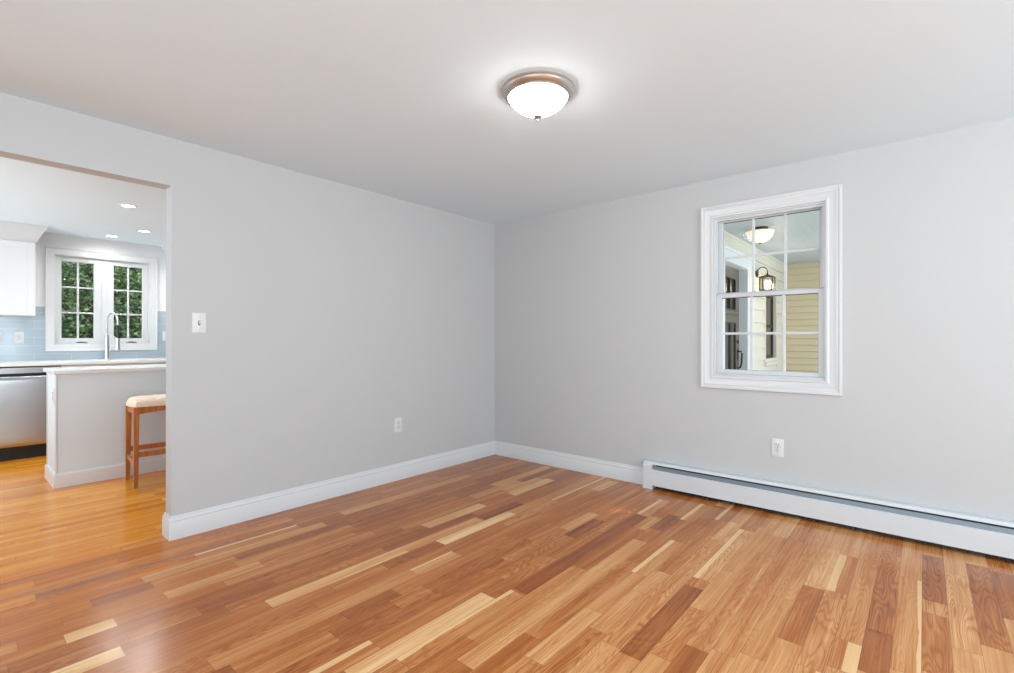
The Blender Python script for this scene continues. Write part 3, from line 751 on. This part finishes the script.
# ------------------------------------------------------------------ recessed downlights
def downlight(x, y, label):
    t = thing('recessed_downlight', label, 'downlight', (x, y, H), None)
    obj('trim_ring', lathe(B(), [(.046, -.0005), (.064, -.0005), (.063, -.004), (.050, -.006), (.046, -.003), (.046, -.0005)], (x, y, H), 32), M['plate'], t, 30)
    obj('lens', lathe(B(), [(0, -.0006), (.0455, -.0006), (.0455, -.0022), (0, -.003)], (x, y, H), 32), M['led'], t, 30)
    return t
d0 = downlight(-2.570, 1.930, 'recessed ceiling downlight above the peninsula, the largest of three')
dup(d0, (-2.214, 3.012, H), 'recessed ceiling downlight right of the others, toward the grey wall edge')
dup(d0, (-2.380, 3.575, H), 'recessed ceiling downlight closest to the kitchen window')
for x, y, wt in ((-2.57, 1.93, 44), (-2.214, 3.012, 42), (-2.38, 3.575, 24)):
    d = bpy.data.lights.new('downlight_lamp', 'SPOT'); d.energy = wt; d.spot_size = math.radians(172); d.spot_blend = 1; d.shadow_soft_size = .045; d.color = (1, .98, .95)
    o = bpy.data.objects.new('downlight_lamp', d); C.objects.link(o); o.location = (x, y, H-.012)

# ------------------------------------------------------------------ porch behind window_1
YD, XF, ZP, ZF = -1.565, 5.24, 2.36, -.15      # door wall, far wall, ceiling, deck
YO = -3.7
struct('porch_floor', box(B(), (.14, YO, ZF-.12), (XF+.14, YD+.3, ZF)), M['deck'])
struct('porch_ceiling', box(B(), (.14, YO, ZP), (XF+.14, YD+.3, ZP+.12)), M['bead'])
def siding_y(bm, x0, x1, y, z0, z1, exp, off=0):
    """laps on a wall facing -y"""
    z = z0-off
    while z < z1:
        a, b = max(z, z0), min(z+exp, z1)
        if b-a > .004:
            prism(bm, [(y, a), (y-.020, a), (y-.006, b-.013), (y-.001, b-.013), (y-.001, b), (y, b)] if b-a > .03 else [(y, a), (y-.02, a), (y-.01, b), (y, b)], 'x', x0, x1)
        z += exp
    return bm
def siding_x(bm, y0, y1, x, z0, z1, exp):
    z = z0
    while z < z1:
        b = min(z+exp, z1)
        prism(bm, [(x, z), (x-.020, z), (x-.006, b-.012), (x-.001, b-.012), (x-.001, b), (x, b)] if b-z > .03 else [(x, z), (x-.02, z), (x-.01, b), (x, b)], 'y', y0, y1); z += exp
    return bm
DX0, DX1, DZ = 2.075, 2.993, 2.035             # the door opening
NX0, NX1, NZ0, NZ1 = 3.93, 4.57, .88, 1.80     # small porch window
E2 = .17
bm = B(); wall_holes(bm, 'y', YD, YD+.3, .14, XF+.14, ZF, ZP, [(DX0, DX1, ZF, DZ), (NX0, NX1, NZ0, NZ1)])
cw = .13
siding_y(bm, .14, DX0-cw, YD, ZF, ZP-.16, E2); siding_y(bm, DX1+cw, NX0-.05, YD, ZF, ZP-.16, E2)
siding_y(bm, NX1+.05, XF-.002, YD, ZF, ZP-.16, E2); siding_y(bm, NX0-.05, NX1+.05, YD, ZF, NZ0-.10, E2, 0); siding_y(bm, NX0-.05, NX1+.05, YD, NZ1+.06, ZP-.16, E2, .0)
siding_y(bm, DX0-cw, DX1+cw, YD, DZ+.16, ZP-.16, E2)
struct('wall_porch_door', bm, M['sidingC'])
bm = B(); box(bm, (.14, YD-.022, ZP-.16), (XF-.002, YD-.0002, ZP-.0005), .002, 1); box(bm, (.14, YD-.034, ZP-.04), (XF-.002, YD-.0222, ZP-.0005), .002, 1)
struct('trim_frieze', bm, M['sidingC'])
bm = B(); box(bm, (XF, YO, ZF), (XF+.14, YD, ZP)); siding_x(bm, YO, YD-.0005, XF, ZF, ZP-.003, .1016)
struct('wall_porch_end', bm, M['sidingY'])
bm = B(); box(bm, (.14, YO, ZF), (.16, W1[0]-.09, ZP)); box(bm, (.14, W1[1]+.09, ZF), (.16, YD-.001, ZP)); box(bm, (.14, W1[0]-.09, ZF), (.16, W1[1]+.09, W1[2]-.09)); box(bm, (.14, W1[0]-.09, W1[3]+.09), (.16, W1[1]+.09, ZP))
struct('wall_porch_house', bm, M['sidingC'])

# front door
d1 = bpy.data.objects.new('door_1', None); C.objects.link(d1); d1.location = ((DX0+DX1)/2, YD+.08, ZF+.02); d1['kind'] = 'structure'
dy = YD+.08
bm = B()
box(bm, (DX1, YD-.024, ZF), (DX1+cw, YD, DZ+.0), .003, 1); box(bm, (DX0-cw, YD-.024, ZF), (DX0, YD, DZ), .003, 1)
box(bm, (DX0-cw-.02, YD-.028, DZ), (DX1+cw+.02, YD, DZ+.13), .003, 1); box(bm, (DX0-cw-.04, YD-.05, DZ+.13), (DX1+cw+.04, YD, DZ+.16), .004, 1)
obj('door_casing', bm, M['porchtrim'], d1)
bm = B(); box(bm, (DX1-.004, YD, ZF), (DX1-.0002, YD+.14, DZ)); box(bm, (DX0+.0002, YD, ZF), (DX0+.004, YD+.14, DZ)); box(bm, (DX0, YD, DZ-.004), (DX1, YD+.14, DZ-.0002))
obj('door_jamb', bm, M['porchtrim'], d1)
lites = [(DX0+.15+k*.215, DX0+.15+k*.215+.185) for k in range(3)]
zr = 1.50
holes = [(a, b, zr+.01, 1.905) for a, b in lites]+[(a, b, ZF+.26, 1.36) for a, b in lites]
lf = obj('door_leaf', wall_holes(B(), 'y', dy, dy+.045, DX0+.006, DX1-.006, ZF+.02, DZ-.006, holes), M['door'], d1)
bm = B()
for a, b in lites: box(bm, (a, dy+.018, ZF+.26), (b, dy+.03, 1.36)); 
obj('door_panel', bm, M['door'], lf)
bm = B()
for h in holes: mitre_frame(bm, 'y', dy, -1, h[0]+.012, h[1]-.012, h[2]+.012, h[3]-.012, .014, [(0, -.015), (0, .004), (1, .004), (1, -.015)])
obj('panel_moulding', bm, M['doorline'], lf)
bm = B()
for a, b in lites: box(bm, (a, dy+.018, zr+.01), (b, dy+.026, 1.905))
obj('door_glass', bm, M['dkglass'], lf)
bm = B(); box(bm, (DX0+.11, dy-.03, zr-.045), (DX1-.11, dy, zr-.015), .003, 1); obj('door_shelf', bm, M['door'], lf)
bm = B(); hx = DX1-.07
box(bm, (hx-.022, dy-.006, .90), (hx+.022, dy, 1.03), .004, 2); tube(bm, [(hx, dy-.005, 1.0), (hx, dy-.045, 1.0), (hx, dy-.055, .97), (hx, dy-.05, .86), (hx, dy-.035, .80), (hx, dy-.004, .79)], .010, 10)
lathe(bm, [(0, -.014), (.02, -.014), (.024, 0), (0, 0)], (hx, dy, 1.12), 16, 'y')
obj('door_handle', bm, M['bronze'], lf, 35)

# small window beside the door
w3 = bpy.data.objects.new('window_3', None); C.objects.link(w3); w3.location = ((NX0+NX1)/2, YD, NZ0); w3['kind'] = 'structure'
bm = B(); frame(bm, 'y', YD-.022, YD-.0005, NX0-.05, NX1+.05, NZ0-.05, NZ1+.06, .05, .05, .05, .06); box(bm, (NX0-.08, YD-.05, NZ0-.095), (NX1+.08, YD-.0005, NZ0-.05), .003, 1); obj('casing', bm, M['sidingC'], w3)
bm = B(); frame(bm, 'y', YD+.02, YD+.06, NX0, NX1, NZ0, NZ1, .035, .035, .04, .035); box(bm, (NX0+.035, YD+.022, 1.33), (NX1-.035, YD+.058, 1.36)); obj('sash', bm, M['bronze'], w3)
obj('glass', box(B(), (NX0+.03, YD+.036, NZ0+.035), (NX1-.03, YD+.044, NZ1-.03)), M['dkglass'], w3)

# wall lantern
lx0, lz = 3.47, 2.03; lyc = YD-.14
t = thing('wall_lantern', 'dark bronze curved-arm wall lantern glowing beside the front door', 'wall lantern', (lx0, YD, lz))
bm = B(); lathe(bm, [(0, -.030), (.03, -.028), (.05, -.020), (.056, -.012), (.056, -.0165+.004), (0, -.0125)], (lx0, YD, lz), 24, 'y'); obj('backplate', bm, M['bronze'], t, 30)
arm = [(lx0, YD-.02, lz)]+[(lx0, YD-.082+.062*math.cos(a), lz+.005+.075*math.sin(a)) for a in [PI*k/10 for k in range(1, 10)]]+[(lx0, lyc, lz+.0), (lx0, lyc, lz-.03)]
obj('arm', tube(B(), arm, .006, 10), M['bronze'], t, 'all')
bm = B()
zt_, zb_, hw = lz-.055, lz-.235, .074
box(bm, (lx0-hw-.012, lyc-hw-.012, zt_-.012), (lx0+hw+.012, lyc+hw+.012, zt_), .003, 1)
taper(bm, (lx0, lyc, zt_), (lx0, lyc, zt_+.03), hw, .012); lathe(bm, [(0, .055), (.008, .05), (.012, .04), (.008, .03), (0, .028)], (lx0, lyc, zt_), 14)
box(bm, (lx0-hw-.008, lyc-hw-.008, zb_), (lx0+hw+.008, lyc+hw+.008, zb_+.012), .003, 1)
for sx in (-1, 1):
    for sy in (-1, 1): box(bm, (lx0+sx*hw-.006, lyc+sy*hw-.006, zb_+.012), (lx0+sx*hw+.006, lyc+sy*hw+.006, zt_-.012))
obj('cage', bm, M['bronze'], t)
bm = B()
for s in (-1, 1):
    box(bm, (lx0-hw+.006, lyc+s*hw-.0015, zb_+.012), (lx0+hw-.006, lyc+s*hw+.0015, zt_-.012)); box(bm, (lx0+s*hw-.0015, lyc-hw+.006, zb_+.012), (lx0+s*hw+.0015, lyc+hw-.006, zt_-.012))
obj('glass_panel', bm, M['lglass'], t)
for k, (ax_, ay_) in enumerate(((-.022, .012), (.022, .012), (0, -.024))):
    obj('candle_bulb', lathe(B(), [(0, .0), (.009, .0), (.009, .055), (.0075, .06), (.014, .078), (.013, .098), (.004, .122), (0, .126)], (lx0+ax_, lyc+ay_, zb_+.0125), 14), M['bulb'], t, 40)
point('wall_lantern_lamp', (lx0, lyc-.12, zb_+.05), 5, .04, (1, .82, .6))

# porch ceiling light: scalloped alabaster bowl
qx, qy = 2.17, -1.92
t = thing('porch_ceiling_light', 'cream alabaster bowl ceiling light glowing on the porch ceiling', 'ceiling light', (qx, qy, ZP))
obj('canopy', lathe(B(), [(0, -.0005), (.08, -.0005), (.08, -.012), (.06, -.02), (.018, -.024), (.018, -.06), (0, -.06)], (qx, qy, ZP), 32), M['bronze'], t, 30)
pr = [(.152, -.028), (.156, -.032), (.150, -.050), (.136, -.085), (.105, -.125), (.065, -.148), (.02, -.158), (0, -.159)]
pr = [(0, -.154), (.06, -.142), (.1, -.119), (.131, -.080), (.146, -.046), (.152, -.028)][::1]+pr[1:]
pr = [(a*.88, b*.95-.012) for a, b in pr]
obj('glass_bowl', lathe(B(), pr, (qx, qy, ZP), 40), M['alabaster'], t, 40)
obj('finial', lathe(B(), [(0, -.156), (.012, -.158), (.014, -.164), (.006, -.172), (0, -.176)], (qx, qy, ZP), 16), M['bronze'], t, 30)

# ------------------------------------------------------------------ garden behind window_2
struct('ground', box(B(), (-14, YK+.14, -.9), (16, 22, -.6)), M['grass'])
def bush(name, label, x, y, z0, rx, ry, rz, nleaf, lm, seed, group=None):
    r = random.Random(seed)
    t = thing(name, label, 'tree', (x, y, -.6), group)
    bm = B()
    tube(bm, [(x, y, -.62), (x+.05, y, z0*.4), (x-.04, y+.03, z0), (x, y, z0+rz*.5)], [.09, .075, .06, .03], 10)
    for k in range(9):
        a = r.uniform(0, 2*PI); h = r.uniform(.2, .9)*z0+.3; l = r.uniform(.5, .9)
        tube(bm, [(x, y, h), (x+math.cos(a)*rx*l*.5, y+math.sin(a)*ry*l*.5, h+.35*rz*l), (x+math.cos(a)*rx*l, y+math.sin(a)*ry*l, h+.6*rz*l)], [.03, .02, .008], 7)
    obj('trunk', bm, M['bark'], t, 40)
    bm = B()
    for k in range(nleaf):
        while True:
            p = Vector((r.uniform(-1, 1), r.uniform(-1, 1), r.uniform(-1, 1)))
            if .25 < p.length < 1: break
        c = Vector((x+p.x*rx, y+p.y*ry, z0+p.z*rz))
        if c.z < -.55: continue
        d = Vector((r.gauss(0, 1), r.gauss(0, 1), r.gauss(-.3, .6))).normalized(); n = Vector((r.gauss(0, .6), r.gauss(-.4, .6), 1)).normalized()
        s = d.cross(n).normalized(); L_ = r.uniform(.05, .10)*(1.6 if y > 9 else 1); W_ = L_*.30
        q = [c, c+d*L_*.45+s*W_, c+d*L_, c+d*L_*.45-s*W_]; q[1].z += .006; q[3].z += .006
        vs = [bm.verts.new(v) for v in q]; bm.faces.new((vs[0], vs[1], vs[2])); bm.faces.new((vs[0], vs[2], vs[3]))
    obj('foliage', bm, lm, t)
bush('leafy_tree', 'green leafy tree seen through the left casement of the kitchen window', -2.05, 6.5, 1.5, 1.0, .8, 2.0, 17000, M['leafA'], 3)
bush('leafy_tree', 'olive green tree seen through the right casement of the kitchen window', -.15, 7.3, 1.7, 1.0, .7, 2.2, 17000, M['leafB'], 5)
bush('leafy_tree', 'darker tree behind the garden fence', -1.7, 10.2, 1.9, 2.2, 1.0, 2.9, 24000, M['leafB'], 8)
bush('leafy_tree', 'tall green tree further back behind the fence', 1.6, 12.6, 2.4, 3.2, 1.1, 3.6, 30000, M['leafA'], 11)
t = thing('garden_fence', 'weathered grey wooden rail fence among the trees', 'fence', (-1.0, 8.75, -.6))
for k in range(6): obj('post', box(B(), (-4.05+k*1.3, 8.73, -.6), (-3.95+k*1.3, 8.83, 1.85), .008, 1), M['fence'], t)
for z in (.2, .9, 1.62): obj('rail', box(B(), (-4.3, 8.70, z), (3.0, 8.73, z+.12), .005, 1), M['fence'], t)
